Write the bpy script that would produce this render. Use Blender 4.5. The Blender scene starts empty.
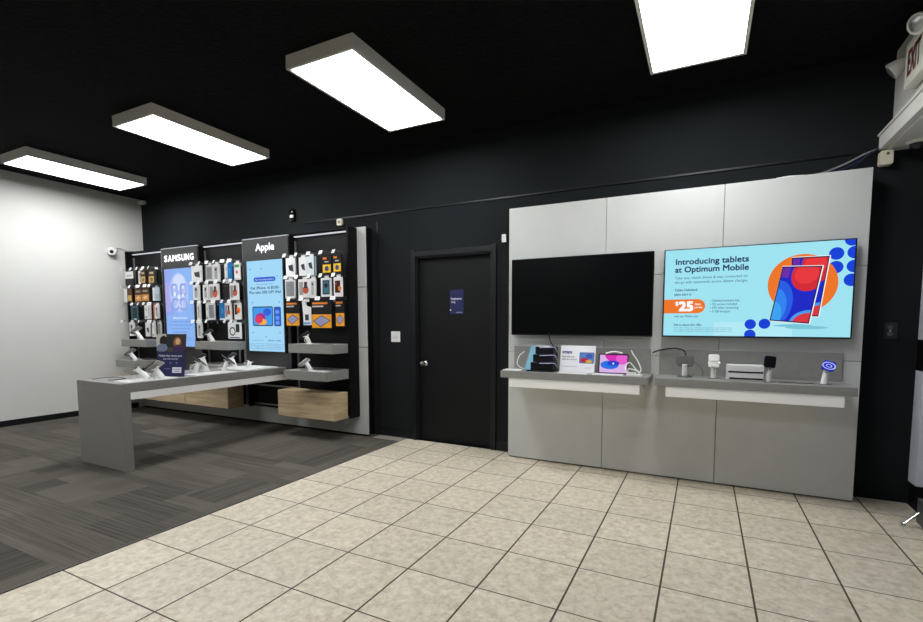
import bpy, math, random
from mathutils import Vector, Matrix
random.seed(4)
C = bpy.context.scene.collection
PI = math.pi

# ------------------------------------------------------------------ materials
def lin(c):
    return tuple(((v/255)/12.92 if v/255 <= .04045 else ((v/255+.055)/1.055)**2.4) for v in c)
MATS = {}
def mat(name, rgb, rough=.5, metal=0, emit=0, noise=0, nscale=40, bump=0, spec=.5):
    if name in MATS: return MATS[name]
    m = bpy.data.materials.new(name); m.use_nodes = True
    nt = m.node_tree; b = nt.nodes['Principled BSDF']
    col = (*lin(rgb), 1)
    b.inputs['Base Color'].default_value = col
    b.inputs['Roughness'].default_value = rough
    b.inputs['Metallic'].default_value = metal
    b.inputs['Specular IOR Level'].default_value = spec
    if emit:
        b.inputs['Base Color'].default_value = (.01, .01, .01, 1)
        b.inputs['Emission Color'].default_value = col
        b.inputs['Emission Strength'].default_value = emit
    if noise or bump:
        tc = nt.nodes.new('ShaderNodeTexCoord'); n = nt.nodes.new('ShaderNodeTexNoise')
        n.inputs['Scale'].default_value = nscale; n.inputs['Detail'].default_value = 4
        nt.links.new(tc.outputs['Object'], n.inputs['Vector'])
        if noise:
            r = nt.nodes.new('ShaderNodeValToRGB')
            r.color_ramp.elements[0].position = .3; r.color_ramp.elements[1].position = .7
            r.color_ramp.elements[0].color = (*[v*(1-noise) for v in col[:3]], 1)
            r.color_ramp.elements[1].color = (*[min(1, v*(1+noise)) for v in col[:3]], 1)
            nt.links.new(n.outputs['Fac'], r.inputs['Fac']); nt.links.new(r.outputs['Color'], b.inputs['Base Color'])
        if bump:
            bp = nt.nodes.new('ShaderNodeBump'); bp.inputs['Strength'].default_value = bump; bp.inputs['Distance'].default_value = .01
            nt.links.new(n.outputs['Fac'], bp.inputs['Height']); nt.links.new(bp.outputs['Normal'], b.inputs['Normal'])
    MATS[name] = m
    return m
def glow(rgb, s=1.0):
    return mat('glow_%d_%d_%d_%.1f' % (*rgb, s), rgb, .3, emit=s, spec=.1)
def paint(rgb, rough=.5):
    return mat('print_%d_%d_%d' % tuple(rgb), rgb, rough, spec=.25)

M_white = mat('white_plastic', (232, 232, 228), .35)
M_black = mat('black_plastic', (14, 14, 16), .35)
M_blackmatte = mat('matte_black_laminate', (15, 15, 16), .6, noise=.15, nscale=6, spec=.2)
M_ink = mat('ink_black', (8, 8, 10), .6, spec=.15)
M_signpanel = mat('charcoal_sign_laminate', (40, 40, 40), .5, noise=.06, nscale=9)
M_grey = mat('grey_laminate', (137, 136, 131), .45, noise=.05, nscale=30)
M_tablegrey = mat('table_grey_laminate', (128, 126, 121), .5, noise=.04, nscale=25)
M_panel = mat('pale_grey_panel', (196, 197, 193), .38, noise=.02, nscale=5)
M_joint = mat('panel_joint', (70, 69, 66), .7)
M_chrome = mat('chrome', (225, 225, 225), .15, 1)
M_alu = mat('aluminium', (170, 170, 170), .35, .8)
M_wallb = mat('black_wall_paint', (29, 32, 33), .8, noise=.12, nscale=1.7, bump=.05, spec=.08)
M_door = mat('black_door_paint', (14, 15, 15), .55, noise=.08, nscale=3, spec=.2)
M_trimb = mat('black_trim_paint', (18, 20, 22), .4, spec=.3)
M_ceil = mat('black_stippled_ceiling', (17, 17, 18), .95, noise=.45, nscale=38, bump=1.0, spec=.1)
M_wallw = mat('white_wall_paint', (214, 213, 207), .7, noise=.015, nscale=2, bump=.04)
M_cream = mat('cream_plastic', (215, 210, 185), .45)
M_navy = mat('navy_print', (18, 24, 76), .45)

def tile_mat():
    m = bpy.data.materials.new('ceramic_floor_tile'); m.use_nodes = True
    nt = m.node_tree; L = nt.links.new; N = nt.nodes.new; b = nt.nodes['Principled BSDF']
    tc = N('ShaderNodeTexCoord'); sp = N('ShaderNodeSeparateXYZ'); L(tc.outputs['Object'], sp.inputs[0])
    def math_(op, a, v=None, c=None):
        n = N('ShaderNodeMath'); n.operation = op
        for i, x in enumerate((a, v, c)):
            if x is None: continue
            if isinstance(x, (int, float)): n.inputs[i].default_value = x
            else: L(x, n.inputs[i])
        return n.outputs[0]
    def dist(out, s):                      # distance to nearest grid line, metres
        u = math_('DIVIDE', out, s); f = math_('FRACT', math_('ADD', u, 100.5)); d = math_('ABSOLUTE', math_('SUBTRACT', f, .5))
        return math_('MULTIPLY', d, s), math_('FLOOR', math_('ADD', u, 100))
    dx, ix = dist(sp.outputs[0], .41); dy, iy = dist(sp.outputs[1], .41)
    gx = math_('LESS_THAN', dx, .005); gy = math_('LESS_THAN', dy, .0036)
    g = math_('MAXIMUM', gx, gy)
    cb = N('ShaderNodeCombineXYZ'); L(ix, cb.inputs[0]); L(iy, cb.inputs[1])
    wn = N('ShaderNodeTexWhiteNoise'); L(cb.outputs[0], wn.inputs['Vector'])
    mulv = N('ShaderNodeVectorMath'); mulv.operation = 'MULTIPLY_ADD'
    L(wn.outputs['Color'], mulv.inputs[0]); mulv.inputs[1].default_value = (7, 7, 7); L(tc.outputs['Object'], mulv.inputs[2])
    n1 = N('ShaderNodeTexNoise'); n1.inputs['Scale'].default_value = 24; n1.inputs['Detail'].default_value = 9; n1.inputs['Roughness'].default_value = .7
    n1.inputs['Distortion'].default_value = .3
    L(mulv.outputs[0], n1.inputs['Vector'])
    r = N('ShaderNodeValToRGB'); e = r.color_ramp.elements
    e[0].position = .34; e[0].color = (*lin((180, 168, 146)), 1); e[1].position = .68; e[1].color = (*lin((222, 213, 194)), 1)
    x = r.color_ramp.elements.new(.5); x.color = (*lin((204, 193, 172)), 1)
    L(n1.outputs['Fac'], r.inputs['Fac'])
    hv = N('ShaderNodeHueSaturation'); L(r.outputs['Color'], hv.inputs['Color'])
    L(math_('ADD', math_('MULTIPLY', wn.outputs['Value'], .1), .95), hv.inputs['Value'])
    mx = N('ShaderNodeMix'); mx.data_type = 'RGBA'; L(g, mx.inputs['Factor']); L(hv.outputs['Color'], mx.inputs['A'])
    mx.inputs['B'].default_value = (*lin((74, 65, 51)), 1)
    L(mx.outputs['Result'], b.inputs['Base Color'])
    L(math_('MULTIPLY_ADD', g, .4, .42), b.inputs['Roughness'])
    b.inputs['Specular IOR Level'].default_value = .35
    h = math_('ADD', math_('MULTIPLY', n1.outputs['Fac'], .25), math_('SUBTRACT', 1, g))
    bp = N('ShaderNodeBump'); bp.inputs['Strength'].default_value = .3; bp.inputs['Distance'].default_value = .003
    L(h, bp.inputs['Height']); L(bp.outputs['Normal'], b.inputs['Normal'])
    return m

def carpet_mat():
    m = bpy.data.materials.new('grey_carpet_planks'); m.use_nodes = True
    nt = m.node_tree; L = nt.links.new; N = nt.nodes.new; b = nt.nodes['Principled BSDF']
    tc = N('ShaderNodeTexCoord')
    def layer(scale, size, rot, seed):
        mp = N('ShaderNodeMapping'); mp.inputs['Rotation'].default_value = (0, 0, rot); mp.inputs['Location'].default_value = (seed, seed*.37, 0)
        L(tc.outputs['Object'], mp.inputs['Vector'])
        br = N('ShaderNodeTexBrick'); br.offset = .37; br.inputs['Scale'].default_value = 1
        br.inputs['Brick Width'].default_value = size[0]; br.inputs['Row Height'].default_value = size[1]; br.inputs['Mortar Size'].default_value = 0
        br.inputs['Color1'].default_value = (0, 0, 0, 1); br.inputs['Color2'].default_value = (1, 1, 1, 1)
        L(mp.outputs[0], br.inputs['Vector'])
        mp2 = N('ShaderNodeMapping'); mp2.inputs['Scale'].default_value = scale
        L(mp.outputs[0], mp2.inputs['Vector'])
        n = N('ShaderNodeTexNoise'); n.inputs['Scale'].default_value = 1; n.inputs['Detail'].default_value = 4; n.inputs['Roughness'].default_value = .75
        L(mp2.outputs[0], n.inputs['Vector'])
        return br.outputs['Color'], n.outputs['Fac']
    c1, n1 = layer((1.0, 60, 1), (.98, .245), 0, 3.1)
    c2, n2 = layer((1.0, 60, 1), (.98, .245), PI/2, 1.7)
    ch = N('ShaderNodeTexBrick'); ch.offset = .5; ch.inputs['Scale'].default_value = 1; ch.inputs['Brick Width'].default_value = .96; ch.inputs['Row Height'].default_value = .48
    ch.inputs['Mortar Size'].default_value = 0; ch.inputs['Color1'].default_value = (0, 0, 0, 1); ch.inputs['Color2'].default_value = (1, 1, 1, 1)
    L(tc.outputs['Object'], ch.inputs['Vector'])
    st = N('ShaderNodeMath'); st.operation = 'GREATER_THAN'; st.inputs[1].default_value = .5; L(ch.outputs['Color'], st.inputs[0])
    def mixf(a, c):
        x = N('ShaderNodeMix'); x.data_type = 'FLOAT'; L(st.outputs[0], x.inputs['Factor']); L(a, x.inputs['A']); L(c, x.inputs['B']); return x.outputs['Result']
    cv, nv = mixf(c1, c2), mixf(n1, n2)
    def ma(op, a, v):
        n = N('ShaderNodeMath'); n.operation = op
        for i, x in enumerate((a, v)):
            if isinstance(x, (int, float)): n.inputs[i].default_value = x
            else: L(x, n.inputs[i])
        return n.outputs[0]
    v = ma('ADD', ma('MULTIPLY', cv, .3), ma('MULTIPLY', nv, 1.0))
    r = N('ShaderNodeValToRGB'); e = r.color_ramp.elements
    e[0].position = .3; e[0].color = (*lin((46, 44, 41)), 1); e[1].position = 1.0; e[1].color = (*lin((112, 108, 98)), 1)
    L(v, r.inputs['Fac']); L(r.outputs['Color'], b.inputs['Base Color'])
    b.inputs['Roughness'].default_value = .95; b.inputs['Specular IOR Level'].default_value = .1
    fn = N('ShaderNodeTexNoise'); fn.inputs['Scale'].default_value = 350; L(tc.outputs['Object'], fn.inputs['Vector'])
    bp = N('ShaderNodeBump'); bp.inputs['Strength'].default_value = .5; bp.inputs['Distance'].default_value = .004
    L(fn.outputs['Fac'], bp.inputs['Height']); L(bp.outputs['Normal'], b.inputs['Normal'])
    return m

def wood_mat():
    m = bpy.data.materials.new('pale_oak'); m.use_nodes = True
    nt = m.node_tree; L = nt.links.new; N = nt.nodes.new; b = nt.nodes['Principled BSDF']
    tc = N('ShaderNodeTexCoord'); mp = N('ShaderNodeMapping'); mp.inputs['Scale'].default_value = (2.2, 2.2, 26)
    L(tc.outputs['Object'], mp.inputs['Vector'])
    n = N('ShaderNodeTexNoise'); n.inputs['Scale'].default_value = 1; n.inputs['Detail'].default_value = 6; n.inputs['Distortion'].default_value = .7
    L(mp.outputs[0], n.inputs['Vector'])
    r = N('ShaderNodeValToRGB'); e = r.color_ramp.elements
    e[0].position = .3; e[0].color = (*lin((178, 152, 116)), 1); e[1].position = .7; e[1].color = (*lin((216, 194, 158)), 1)
    L(n.outputs['Fac'], r.inputs['Fac']); L(r.outputs['Color'], b.inputs['Base Color']); b.inputs['Roughness'].default_value = .5
    return m
M_tile, M_carpet, M_wood = tile_mat(), carpet_mat(), wood_mat()

# ------------------------------------------------------------------ mesh builder
class MB:
    def __init__(s): s.v = []; s.f = []; s.mi = []; s.mats = []
    def m(s, mt):
        if mt not in s.mats: s.mats.append(mt)
        return s.mats.index(mt)
    def add(s, vs, fs, mt):
        o = len(s.v); s.v += [tuple(x) for x in vs]; k = s.m(mt)
        for f in fs: s.f.append([i+o for i in f]); s.mi.append(k)
        return s
    def box(s, x0, x1, y0, y1, z0, z1, mt, M=None):
        vs = [Vector(p) for p in ((x0,y0,z0),(x1,y0,z0),(x1,y1,z0),(x0,y1,z0),(x0,y0,z1),(x1,y0,z1),(x1,y1,z1),(x0,y1,z1))]
        if M: vs = [M @ p for p in vs]
        return s.add(vs, [(0,3,2,1),(4,5,6,7),(0,1,5,4),(1,2,6,5),(2,3,7,6),(3,0,4,7)], mt)
    def cyl(s, a, b, r0, r1=None, mt=None, n=20):
        a, b = Vector(a), Vector(b); r1 = r0 if r1 is None else r1
        d = (b-a).normalized(); u = d.orthogonal().normalized(); w = d.cross(u)
        vs = []
        for p, r in ((a, r0), (b, r1)):
            for i in range(n):
                t = 2*PI*i/n; vs.append(p + u*math.cos(t)*r + w*math.sin(t)*r)
        return s.add(vs, [(i, (i+1) % n, n+(i+1) % n, n+i) for i in range(n)] + [tuple(range(n-1, -1, -1)), tuple(range(n, 2*n))], mt)
    def tube(s, pts, r, mt, n=8):
        pts = smooth([Vector(p) for p in pts]); k = len(pts); vs = []; u = None
        for i, p in enumerate(pts):
            d = (pts[min(i+1, k-1)] - pts[max(i-1, 0)]).normalized()
            u = d.orthogonal().normalized() if u is None else (u - d*u.dot(d)).normalized()
            w = d.cross(u)
            for j in range(n):
                t = 2*PI*j/n; vs.append(p + u*math.cos(t)*r + w*math.sin(t)*r)
        fs = [(i*n+j, i*n+(j+1) % n, (i+1)*n+(j+1) % n, (i+1)*n+j) for i in range(k-1) for j in range(n)]
        return s.add(vs, fs + [tuple(range(n-1, -1, -1)), tuple(range((k-1)*n, k*n))], mt)
    def lathe(s, c, prof, mt, n=24, M=None):     # prof: (r, z) along z of M
        vs = []; c = Vector(c)
        for r, z in prof:
            for i in range(n):
                t = 2*PI*i/n; p = Vector((r*math.cos(t), r*math.sin(t), z)); vs.append(c + (M @ p if M else p))
        k = len(prof)
        fs = [(j*n+i, j*n+(i+1) % n, (j+1)*n+(i+1) % n, (j+1)*n+i) for j in range(k-1) for i in range(n)]
        return s.add(vs, fs + [tuple(range(n-1, -1, -1)), tuple(range((k-1)*n, k*n))], mt)
    def rbox(s, cx, cz, w, h, y0, y1, r, mt, M=None, seg=5):   # rounded rectangle slab in XZ, from y0 (front) to y1
        pts = rrect(cx, cz, w, h, r, seg); n = len(pts)
        vs = [Vector((x, y, z)) for y in (y0, y1) for x, z in pts]
        if M: vs = [M @ p for p in vs]
        return s.add(vs, [tuple(range(n)), tuple(range(2*n-1, n-1, -1))] + [(i, n+i, n+(i+1) % n, (i+1) % n) for i in range(n)], mt)
    def poly(s, pts, y, mt, M=None):             # flat print facing -Y
        vs = [Vector((x, y, z)) for x, z in pts]
        if M: vs = [M @ p for p in vs]
        return s.add(vs, [tuple(range(len(pts)))], mt)
    def rect(s, x0, x1, z0, z1, y, mt, M=None): return s.poly([(x0, z0), (x1, z0), (x1, z1), (x0, z1)], y, mt, M)
    def disc(s, cx, cz, r, y, mt, clip=None, M=None, rz=None, n=40):
        pts = [(cx+r*math.cos(2*PI*i/n), cz+(rz or r)*math.sin(2*PI*i/n)) for i in range(n)]
        if clip: pts = clip_poly(pts, clip)
        return s.poly(pts, y, mt, M) if len(pts) > 2 else s
    def text(s, body, x, z, h, y, mt, w=None, bold=0, align='L', extr=0, M=None):
        vs, fs = text_mesh(body, 0, extr)
        xs = [p[0] for p in vs]; zs = [p[1] for p in vs]; x0, x1 = min(xs), max(xs)
        sc = h/.73; sx = sc if w is None else w/(x1-x0)
        ww = (x1-x0)*sx; off = x - (0 if align == 'L' else ww/2 if align == 'C' else ww)
        b = bold*sc*1.1; sh = [(0, 0)] if not bold else [(-b, 0), (b, 0)] if h < .03 else [(-b, -b), (b, -b), (b, b), (-b, b)]
        for (ax_, az_) in sh:
            out = [Vector((off+(p[0]-x0)*sx+ax_, y-p[2], z+p[1]*sc+az_)) for p in vs]
            if M: out = [M @ p for p in out]
            s.add(out, fs, mt)
        return s
    def build(s, name, parent=None, bevel=0, smoothf=False, loc=None, kind=None):
        me = bpy.data.meshes.new(name); me.from_pydata(s.v, [], s.f); me.validate(clean_customdata=False)
        for mt in s.mats: me.materials.append(mt)
        if len(me.polygons) == len(s.mi): me.polygons.foreach_set('material_index', s.mi)
        if smoothf:
            me.polygons.foreach_set('use_smooth', [True]*len(me.polygons))
            me.set_sharp_from_angle(angle=math.radians(40))
        me.update()
        o = bpy.data.objects.new(name, me); C.objects.link(o)
        if parent: o.parent = parent
        if loc: o.location = loc
        if bevel:
            b = o.modifiers.new('bevel', 'BEVEL'); b.width = bevel; b.segments = 2; b.limit_method = 'ANGLE'; b.angle_limit = math.radians(50)
        if kind: o['kind'] = kind
        return o
def smooth(p, it=6):
    if len(p) < 3: return p
    out = []; q = [p[0]*2-p[1]] + p + [p[-1]*2-p[-2]]
    for i in range(1, len(q)-2):
        a, b, c, d = q[i-1:i+3]
        for k in range(it):
            t = k/it; out.append(.5*((2*b)+(c-a)*t+(2*a-5*b+4*c-d)*t*t+(3*b-a-3*c+d)*t**3))
    return out + [p[-1]]
def rrect(cx, cz, w, h, r, seg=5):
    pts = []
    for (sx, sz, a0) in ((1, -1, -PI/2), (1, 1, 0), (-1, 1, PI/2), (-1, -1, PI)):
        for i in range(seg+1):
            a = a0 + PI/2*i/seg; pts.append((cx+sx*(w/2-r)+r*math.cos(a), cz+sz*(h/2-r)+r*math.sin(a)))
    return pts
def clip_poly(pts, c):
    x0, x1, z0, z1 = c
    def cl(P, ins, inter):
        out = []
        for i in range(len(P)):
            a, b = P[i-1], P[i]
            if ins(b):
                if not ins(a): out.append(inter(a, b))
                out.append(b)
            elif ins(a): out.append(inter(a, b))
        return out
    ix = lambda v: (lambda a, b: (v, a[1]+(b[1]-a[1])*(v-a[0])/(b[0]-a[0])))
    iz = lambda v: (lambda a, b: (a[0]+(b[0]-a[0])*(v-a[1])/(b[1]-a[1]), v))
    for f, g in ((lambda p: p[0] >= x0, ix(x0)), (lambda p: p[0] <= x1, ix(x1)), (lambda p: p[1] >= z0, iz(z0)), (lambda p: p[1] <= z1, iz(z1))):
        if pts: pts = cl(pts, f, g)
    return pts
TXT = {}
def text_mesh(body, bold, extr):
    k = (body, bold, extr)
    if k in TXT: return TXT[k]
    cu = bpy.data.curves.new('t', 'FONT'); cu.body = body; cu.offset = bold; cu.extrude = extr; cu.resolution_u = 3
    o = bpy.data.objects.new('t', cu); C.objects.link(o)
    dg = bpy.context.evaluated_depsgraph_get(); dg.update()
    me = bpy.data.meshes.new_from_object(o.evaluated_get(dg))
    vs = [tuple(v.co) for v in me.vertices]; fs = [tuple(p.vertices) for p in me.polygons]
    bpy.data.objects.remove(o); bpy.data.meshes.remove(me); bpy.data.curves.remove(cu)
    TXT[k] = (vs, fs); return TXT[k]
def tag(o, label, cat, group=None):
    o['label'] = label; o['category'] = cat
    if group: o['group'] = group
    return o
def thing(name, label, cat, loc=(0, 0, 0), group=None, rotz=0):
    o = bpy.data.objects.new(name, None); C.objects.link(o); o.location = loc; o.rotation_euler = (0, 0, rotz)
    o.empty_display_size = .05
    return tag(o, label, cat, group)
def L_(name, lab, o): o['label'] = lab; return o

# ------------------------------------------------------------------ camera (fitted to the photograph's vanishing points)
S = .41
yaw, pitch, roll = -0.452956628, -0.0748868, 0.00079073
f_px, cx_px, cy_px = 466.538565, 476.965609, 358.816662
cp = Vector((7.38296424, -2.89111643, 3.19255031))*S
F = Vector((math.sin(yaw)*math.cos(pitch), math.cos(yaw)*math.cos(pitch), math.sin(pitch)))
R0 = Vector((math.cos(yaw), -math.sin(yaw), 0)); U0 = R0.cross(F)
Rv = R0*math.cos(roll)+U0*math.sin(roll); Uv = U0*math.cos(roll)-R0*math.sin(roll)
cam = bpy.data.cameras.new('camera'); co = bpy.data.objects.new('camera', cam); C.objects.link(co)
mw = Matrix((( Rv.x, Uv.x, -F.x, cp.x), (Rv.y, Uv.y, -F.y, cp.y), (Rv.z, Uv.z, -F.z, cp.z), (0, 0, 0, 1)))
co.matrix_world = mw
cam.sensor_width = 36; cam.sensor_fit = 'HORIZONTAL'; cam.lens = f_px*36/923
cam.shift_x = (461.5-cx_px)/923; cam.shift_y = (cy_px-311)/923; cam.clip_start = .05
bpy.context.scene.camera = co
SR = Vector((R0.x, R0.y, 0)); SF = Vector((math.sin(yaw), math.cos(yaw), 0))

# ------------------------------------------------------------------ room shell
XL, XR, YB, YF, H = -4.91, 4.4, 3.19, -6.5, 3.22
MB().box(0, XR, YF, YB, -.1, 0, M_tile).build('floor', kind='structure')
MB().box(XL, 0, YF, YB, -.1, .004, M_carpet).build('floor_carpet', kind='structure')
MB().box(-.36, .0, 3.04, YB, 0.004, .006, mat('bare_floor_strip', (150, 145, 136), .6)).box(-.005, .006, YF, 3.04, 0, .0065, mat('edge_strip', (66, 64, 60), .5)).build('trim_1', kind='structure')
MB().box(XL-.1, XR+.1, YF-.1, YB+.1, H, H+.1, M_ceil).build('ceiling', kind='structure')
MB().box(XL-.1, XL, YF, YB+.1, -.1, H, M_wallw).build('wall_left', kind='structure')
MB().box(XL, XR, YF-.1, YF, -.1, H, M_wallw).build('wall_front', kind='structure')
DX0, DX1, DZ = .15, 1.065, 2.04
MB().box(XL, DX0, YB, YB+.12, -.1, H, M_wallb).box(DX1, XR+.1, YB, YB+.12, -.1, H, M_wallb).box(DX0, DX1, YB, YB+.12, DZ, H, M_wallb).box(DX0, DX1, YB+.1, YB+.12, -.1, DZ, M_wallb).build('wall_back', kind='structure')
MB().box(XL, XL+.012, YF, 3.0, .004, .08, M_trimb).build('baseboard_left', kind='structure')
MB().box(-.36, DX0-.06, YB-.012, YB, .006, .095, M_trimb).box(DX1+.06, 1.3, YB-.012, YB, .001, .095, M_trimb).build('baseboard_back', kind='structure')
# seam / conduit running along the black wall and a dark strip drawn for the shadow line left of the door
MB().box(-1.5, 4.1, YB-.012, YB, 2.548, 2.563, M_trimb).build('trim_2', kind='structure')
MB().box(-.375, -.36, YB-.008, YB, .095, 2.46, M_trimb).build('trim_3', kind='structure')
# storefront side (right): column at the corner, then window bays with daylight behind
M_col = mat('pale_column_paint', (196, 198, 208), .5)
w = MB(); w.box(XR, XR+.12, 3.05, YB, .17, .98, M_col).box(XR, XR+.12, 3.05, YB, 1.2, 1.96, M_col)
w.box(XR+.01, XR+.12, 3.06, YB, 0, .17, M_ink).box(XR+.0, XR+.12, 3.05, YB, .98, 1.2, M_ink).box(XR, XR+.12, 3.05, YB, 1.96, 2.57, M_ink)
w.box(XR+.06, XR+.14, YF, 3.05, 0, .17, M_ink).box(XR+.06, XR+.14, YF, 3.05, .98, 1.2, M_ink).box(XR, XR+.14, YF, 3.05, 2.4, H, M_ink)
for i in range(7): w.box(XR+.05, XR+.14, 1.75-i*1.3, 1.81-i*1.3, 0, 2.4, M_ink)
w.box(XR, XR+.14, YF, YF+.1, 0, H, M_ink).box(XR, XR+.14, 3.05, YB, 2.57, H, M_ink)
w.build('wall_right', kind='structure')
M_glass = mat('window_glass', (200, 206, 214), .25); 
w = MB(); w.box(XR+.095, XR+.105, YF, 3.05, .17, 2.4, mat('frosted_film', (170, 176, 190), .5)); w.build('window_1', kind='structure')
# header / bulkhead over the storefront
w = MB(); M_head = mat('header_white', (205, 204, 198), .55)
w.box(4.18, XR, YF, YB, 2.66, H, M_head)
w.box(4.11, XR, YF, YB, 2.555, 2.65, M_head).box(4.10, 4.18, YF, YB, 2.65, 2.665, M_head)
w.box(4.15, XR, YF, YB, 2.54, 2.555, M_head)
w.build('trim_4', kind='structure')

# door
d = MB().box(DX0, DX1, YB+.045, YB+.085, .012, DZ-.003, M_door).build('door_1', bevel=.002, kind='structure')
fr = MB()
fr.box(DX0-.055, DX0, YB-.018, YB, 0, DZ+.07, M_trimb).box(DX1, DX1+.055, YB-.018, YB, 0, DZ+.07, M_trimb).box(DX0, DX1, YB-.018, YB, DZ, DZ+.055, M_trimb)
fr.box(DX0-.01, DX0+.018, YB, YB+.1, 0, DZ, M_trimb).box(DX1-.018, DX1+.01, YB, YB+.1, 0, DZ, M_trimb).box(DX0, DX1, YB, YB+.1, DZ-.018, DZ+.01, M_trimb)
fr.build('door_frame', d, bevel=.003)
k = MB(); kz = .87; kx = DX0+.085
k.lathe((kx, YB+.045, kz), [(.032, 0), (.032, .006), (.014, .012), (.012, .035), (.026, .045), (.03, .06), (.024, .073), (.004, .077)], M_chrome, M=Matrix.Rotation(PI/2, 3, 'X'))
k.build('door_handle', d, smoothf=True)
s = MB(); DS = Matrix.Translation((.052, 0, -.018)); s.box(.5, .665, YB+.0432, YB+.0449, 1.43, 1.69, M_navy, DS)
pw = paint((235, 236, 240))
s.text('Employees', .515, 1.585, .024, YB+.042, pw, w=.125, bold=.03, M=DS); s.text('Only', .515, 1.55, .02, YB+.042, pw, bold=.03, M=DS); s.text('optimum', .575, 1.444, .014, YB+.042, pw, w=.075, bold=.02, M=DS)
s.disc(.508, 1.475, .008, YB+.042, pw, M=DS)
tag(s.build('door_sign'), 'navy blue paper sign with white lettering stuck on the black door', 'sign')
s = MB(); s.rbox(-.13, 1.163, .12, .12, YB-.007, YB, .006, M_white)
for x in (-.153, -.107):
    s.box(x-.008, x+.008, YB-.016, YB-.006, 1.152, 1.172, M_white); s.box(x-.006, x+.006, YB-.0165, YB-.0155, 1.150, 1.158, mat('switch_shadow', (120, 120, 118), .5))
tag(s.build('light_switch', smoothf=False), 'white double light switch plate on the black wall left of the door', 'light switch')
s = MB(); s.rbox(1.205, 2.158, .045, .075, YB-.025, YB, .006, M_white)
tag(s.build('door_sensor'), 'small white sensor box on the wall above the right door jamb', 'sensor')
s = MB(); s.rbox(4.245, 1.26, .075, .12, YB-.006, YB, .006, mat('black_plate', (30, 30, 31), .3)); s.rbox(4.24, 1.285, .03, .03, YB-.009, YB-.006, .012, paint((90, 90, 92))); s.rbox(4.24, 1.238, .03, .03, YB-.009, YB-.006, .012, paint((90, 90, 92)))
s.disc(4.24, 1.262, .005, YB-.0095, M_chrome)
tag(s.build('power_outlet'), 'black power outlet plate on the black wall right of the panelled display wall', 'outlet')
s = MB(); s.rbox(-1.67, 2.665, .085, .15, YB-.03, YB, .02, mat('gloss_black', (8, 8, 9), .1)); s.rbox(-1.665, 2.65, .055, .035, YB-.04, YB-.028, .012, M_white); s.disc(-1.665, 2.705, .012, YB-.031, M_alu)
tag(s.build('alarm_sensor', smoothf=False), 'small black alarm sensor with a white stripe high on the black wall', 'sensor')
s = MB(); s.rbox(-.905, 2.51, .075, .075, YB-.03, YB, .008, M_cream); s.rect(-.92, -.89, 2.495, 2.525, YB-.031, paint((120, 116, 100)))
tag(s.build('wall_thermostat'), 'small cream square box on the black wall above the right shelving bay', 'wall box')

# ------------------------------------------------------------------ ceiling lights
LX = [-3.94, -1.65, .575, 2.915]
M_diff = mat('light_diffuser', (250, 252, 255), .5, emit=22)
M_hous = mat('light_housing', (232, 228, 218), .5)
def light(x, y, label):
    t = thing('ceiling_light', label, 'ceiling light', (x, y, H), 'surface mounted panel lights on the black ceiling')
    h = MB(); a, b = .305, .61; z0 = -.095
    for (x0, x1, y0, y1) in ((-a, -a+.022, -b, b), (a-.022, a, -b, b), (-a+.022, a-.022, -b, -b+.022), (-a+.022, a-.022, b-.022, b)): h.box(x0, x1, y0, y1, z0, 0, M_hous)
    h.build('housing', t)
    MB().box(-a+.022, a-.022, -b+.022, b-.022, z0+.006, z0+.02, M_diff).build('diffuser', t)
for x, l in zip(LX, ['ceiling light panel above the white left wall, farthest left of the row', 'ceiling light panel above the grey table, second from left in the row', 'ceiling light panel above the black door, third from left in the row', 'ceiling light panel cut by the top edge, nearest the emergency exit sign']):
    light(x, 1.96, l)
for x, l in zip(LX[:3], ['left', 'middle', 'right']):  # unseen rear row, added to brighten the floor
    light(x, -1.75, 'added ceiling light panel in an unseen row behind the viewer, %s of three' % l)

# ------------------------------------------------------------------ panelled display wall with two televisions
PX = [1.32, 2.23, 3.135, 4.048]; PZ = [.012, 1.041, 1.722, 2.40]
t = thing('display_wall', 'pale grey panelled display wall standing right of the black door', 'display wall', (0, 0, 0))
MB().box(1.325, 4.043, 3.045, YB-.001, .0, 2.395, M_joint).build('backing', t)
for i in range(3):
    for j in range(3):
        MB().box(PX[i]+.0022, PX[i+1]-.0022, 3.02, 3.046, PZ[j]+.002, PZ[j+1]-.002, M_panel).build('panel', t, bevel=.0015)

def television(x0, x1, z0, z1, yf, label):
    t = thing('television', label, 'television', ((x0+x1)/2, 3.02, z0))
    o = t.location
    b = MB(); b.box(x0-o.x+.0, x1-o.x, yf-o.y, yf-o.y+.03, 0, z1-z0, M_black); b.build('frame', t, bevel=.003)
    MB().box(-.25, .25, yf-o.y+.03, -.002, .15, z1-z0-.15, M_black).build('wall_mount', t)
    return t, o
yt = 2.955
tvl, o = television(1.375, 2.636, 1.203, 1.91, yt, 'large switched-off black television on the left half of the panelled wall')
MB().box(1.381-o.x, 2.63-o.x, yt-.001-o.y, yt+.0005-o.y, .012, .701, mat('dark_screen', (4, 5, 6), .3, spec=.12)).build('screen', tvl)
tvr, o = television(2.712, 3.968, 1.203, 1.91, yt, 'large lit television showing a light blue tablet advertisement')
W, Hh = 1.236, .687
s = MB()
sc = lambda u: 2.722-o.x+u*W
sz = lambda v: .012+v*Hh
ys = yt-.001-o.y
CY = glow((158, 226, 240)); CB = glow((12, 62, 214)); NV = glow((30, 42, 84)); ORG = glow((236, 116, 34)); WH = glow((250, 252, 255)); GB = glow((70, 96, 132))
s.box(sc(0), sc(1), ys, ys+.0015, sz(0), sz(1), CY)
s.rect(sc(.30), sc(.72), sz(.0), sz(.16), ys-.0002, glow((176, 233, 244)))
def L(n): return ys-.0004*n
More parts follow.
